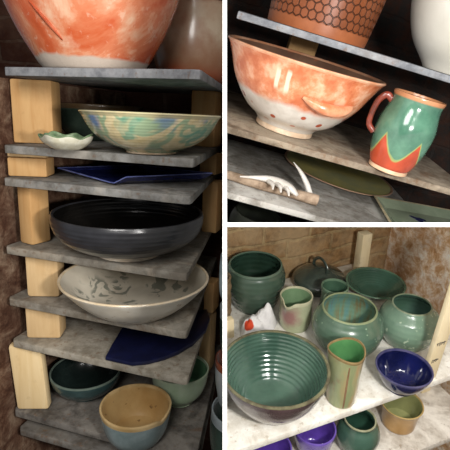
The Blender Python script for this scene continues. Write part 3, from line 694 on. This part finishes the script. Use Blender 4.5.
# lower shelf
tm=glaze('tan_mug_glaze','#b08a55','#94703f',sc=14,rough=.28,coat=.3)
Bp('cup','tan cup with green inside on the lower white shelf','cup',BL,(402,403),41,[(0,.74),(.1,.80),(.5,.84),(.85,.93),(1,1)],[tm,glaze('tan_mug_lip','#b39a66','#9a8250'),gj('tan_mug_in','#86885a','#6d7048')],yfoot=434.5,th=.0035)
dj=gj('bottle_green','#3f5a4c','#2e463a')
Bp('jar','dark green jar with a pale lip on the lower white shelf','jar',BL,(360,418.5),32,[(0,.9),(.2,1.2),(.5,1.36),(.75,1.22),(.9,.98),(1,1)],[dj,glaze('pale_jar_lip','#a3a386','#85856a',sc=40),gj('bottle_green_in','#2c4a3c','#203a2e')],yfoot=458,th=.004)
pu=glaze('violet_glaze','#5a3f9c','#46307d',sc=14,rough=.18,coat=.5); pl=glaze('violet_lip','#6d57a8','#55408f')
Bp('bowl','violet bowl on the lower shelf beside the dark green jar','bowl',BL,(314.5,427),43,[(0,.5),(.1,.6),(.4,.82),(.75,.95),(1,1)],[pu,pl,pu],yfoot=460,th=.004,group='violet bowls on the lower shelf')
Bp('bowl','second violet bowl on the lower shelf, mostly below the ribbed bowl','bowl',BL,(271,447),42,[(0,.5),(.1,.6),(.4,.82),(.75,.95),(1,1)],[pu,pl,pu],yfoot=480,th=.004,group='violet bowls on the lower shelf')
# posts
def post(p0,p1,yf,w,d,zlo,zhi,lab):
    """leaning plank whose front left edge runs from pixel p0 (foot) to p1."""
    X0,X1=B.hit(*p0,1,yf),B.hit(*p1,1,yf); lean=(X1[0]-X0[0])/(X1[2]-X0[2]); xb=X0[0]+lean*(zlo-X0[2])
    bm=bmesh.new(); box(bm,0,w,0,d,0,zhi-zlo,.002)
    for v in bm.verts: v.co.x+=lean*v.co.z
    return tag(obj('wooden_post',bm,M_CREAM,None,frame(B,(xb,yf,zlo)),B),lab,'post'),lean
po,lean_=post((421.5,388),(445,314),.006,.035,.012,.0008,.33,'cream wooden post with pencil marks at the front of the white shelf')
# writing on the post: faint pencil strokes
random.seed(9)
for (z0_,nn) in ((.055,3),(.10,4)):
    bm=bmesh.new()
    for k in range(nn):
        x=.007+.006*k+lean_*z0_; a_=random.uniform(-.5,.9); l=random.uniform(.008,.012)
        c_,s_=math.cos(a_),math.sin(a_); w_=.0009
        for (dx,dz,an,ln) in ((0,0,a_+1.2,l),(.002,.002,a_,l*.6)):
            c_,s_=math.cos(an),math.sin(an); pts=[(-ln/2,-w_),(ln/2,-w_),(ln/2,w_),(-ln/2,w_)]
            f=[bm.verts.new((x+dx+px_*c_-pz*s_,-.0004,z0_+dz+px_*s_+pz*c_)) for px_,pz in pts]; b2=[bm.verts.new((v.co.x,.0002,v.co.z)) for v in f]
            bm.faces.new(f); bm.faces.new(b2[::-1])
            for i in range(4): bm.faces.new((f[i],f[(i+1)%4],b2[(i+1)%4],b2[i]))
    obj('lettering',bm,plain('pencil','#4a4640',.8),po,u=B)
post((417,424),(421.5,395),.10,.03,.012,BL+.0008,-.0188,'cream wooden post propping the white shelf from the lower shelf')
X=B.hit(361,285,1,.44); bm=bmesh.new(); z1_=B.hit(361,236,1,.44)[2]; box(bm,-.017,.017,0,.03,.0005,z1_,.002)
tag(obj('wooden_post',bm,M_CREAM,None,frame(B,(X[0],.44,0)),B),'narrow pale wooden strip standing against the brick at the back','post')
# ================================================================== SETTING
def tr(name,n_corner,mat):
    """partition panel lying in a plane through the viewer's line of sight (camera coordinates)."""
    bm=bmesh.new(); x0,x1,y0,y1,z0,z1=n_corner
    box(bm,x0,x1,y0,y1,z0,z1,.0006)
    o=obj(name,bm,mat,None,mat4(RC,CAM)); return structure(o)
tr('trim_1',(-.0028,.0022,-1.2,.95,-2.0,-.5),M_WHITE)
tr('trim_2',(.0023,1.05,-.0022,.0028,-2.0,-.5),M_WHITE)
def wall(name,u,pts,n,m): return structure(obj(name,wallmesh(u,pts,.08,n),m,None,frame(u,(0,0,0)),u,smooth=False))
bL=brick_mat('brick_dark_left','#42241a','#361c14','#4d3b31','#6a5040',.3,'xz',sc=9)
bL2=rough_wall('rough_stone_left',[(.3,'#33211a'),(.42,'#54392b'),(.52,'#6f5544'),(.62,'#8a735f'),(.72,'#a08c78')],20)
wall('wall_back',L,[(-1.0,.55,-1.3),(.9,.55,-1.3),(.9,.55,1.0),(-1.0,.55,1.0)],(0,1,0),bL)
xw=-.435
wall('wall_left',L,[(xw,.56,-1.3),(xw,-.12,-1.3),(xw,-.12,LV[0]-TH),(xw,.56,LV[0]-TH)],(-1,0,0),bL2)
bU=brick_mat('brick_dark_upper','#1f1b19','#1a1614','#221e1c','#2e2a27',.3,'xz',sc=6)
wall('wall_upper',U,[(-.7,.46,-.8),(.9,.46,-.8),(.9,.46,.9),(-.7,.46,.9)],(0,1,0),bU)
bB=brick_mat('brick_splashed','#94724a','#7a5530','#9a825a','#cdb48c',.5,'xz',.16,.062,8)
bR=rough_wall('rough_brick_side',[(.28,'#9a6c44'),(.4,'#c4986c'),(.48,'#d8b692'),(.55,'#ecdac4'),(.65,'#f9f3ea')],27)
Xc=B.hit(389,240,1,.52)[0]
wall('wall_lower',B,[(-.7,.52,-.9),(Xc,.52,-.9),(Xc,.52,.7),(-.7,.52,.7)],(0,1,0),bB)
wall('wall_right',B,[(Xc,.53,-.9),(Xc,-.55,-.9),(Xc,-.55,.7),(Xc,.53,.7)],(1,0,0),bR)
bm=bmesh.new(); box(bm,-2.2,2.2,-1.6,2.2,-.05,0); structure(obj('floor',bm,plain('concrete_floor','#6d655a',.9),None,Matrix.Identity(4),smooth=False))
# ================================================================== LIGHT
def area(name,pos,look,size,power,col=(1,1,1)):
    d=bpy.data.lights.new(name,'AREA'); d.shape='RECTANGLE'; d.size,d.size_y=size; d.energy=power; d.color=col
    o=bpy.data.objects.new(name,d); COL.objects.link(o); p=world(pos); t=world(look); o.location=p
    o.rotation_euler=(Vector(t-p)).to_track_quat('-Z','Y').to_euler(); return o
area('window_light',(-.26,.42,.5),(-.22,-.18,-.9),(.45,.6),12.5,(1,.97,.93))
area('window_light_upper',(.5,.34,.35),(.25,.16,-.9),(.5,.4),8,(1,.98,.95))
area('flash_light',(.30,-.03,.02),(.25,-.25,-1),(.10,.06),9.3,(1,.97,.93))
W=bpy.data.worlds.new('world'); SC.world=W; W.use_nodes=True; W.node_tree.nodes['Background'].inputs[0].default_value=(.9,.95,1,1); W.node_tree.nodes['Background'].inputs[1].default_value=.14
vs=SC.view_settings; vs.view_transform='Standard'; vs.look='None'; vs.exposure=0.0; vs.gamma=1; vs.use_curve_mapping=False
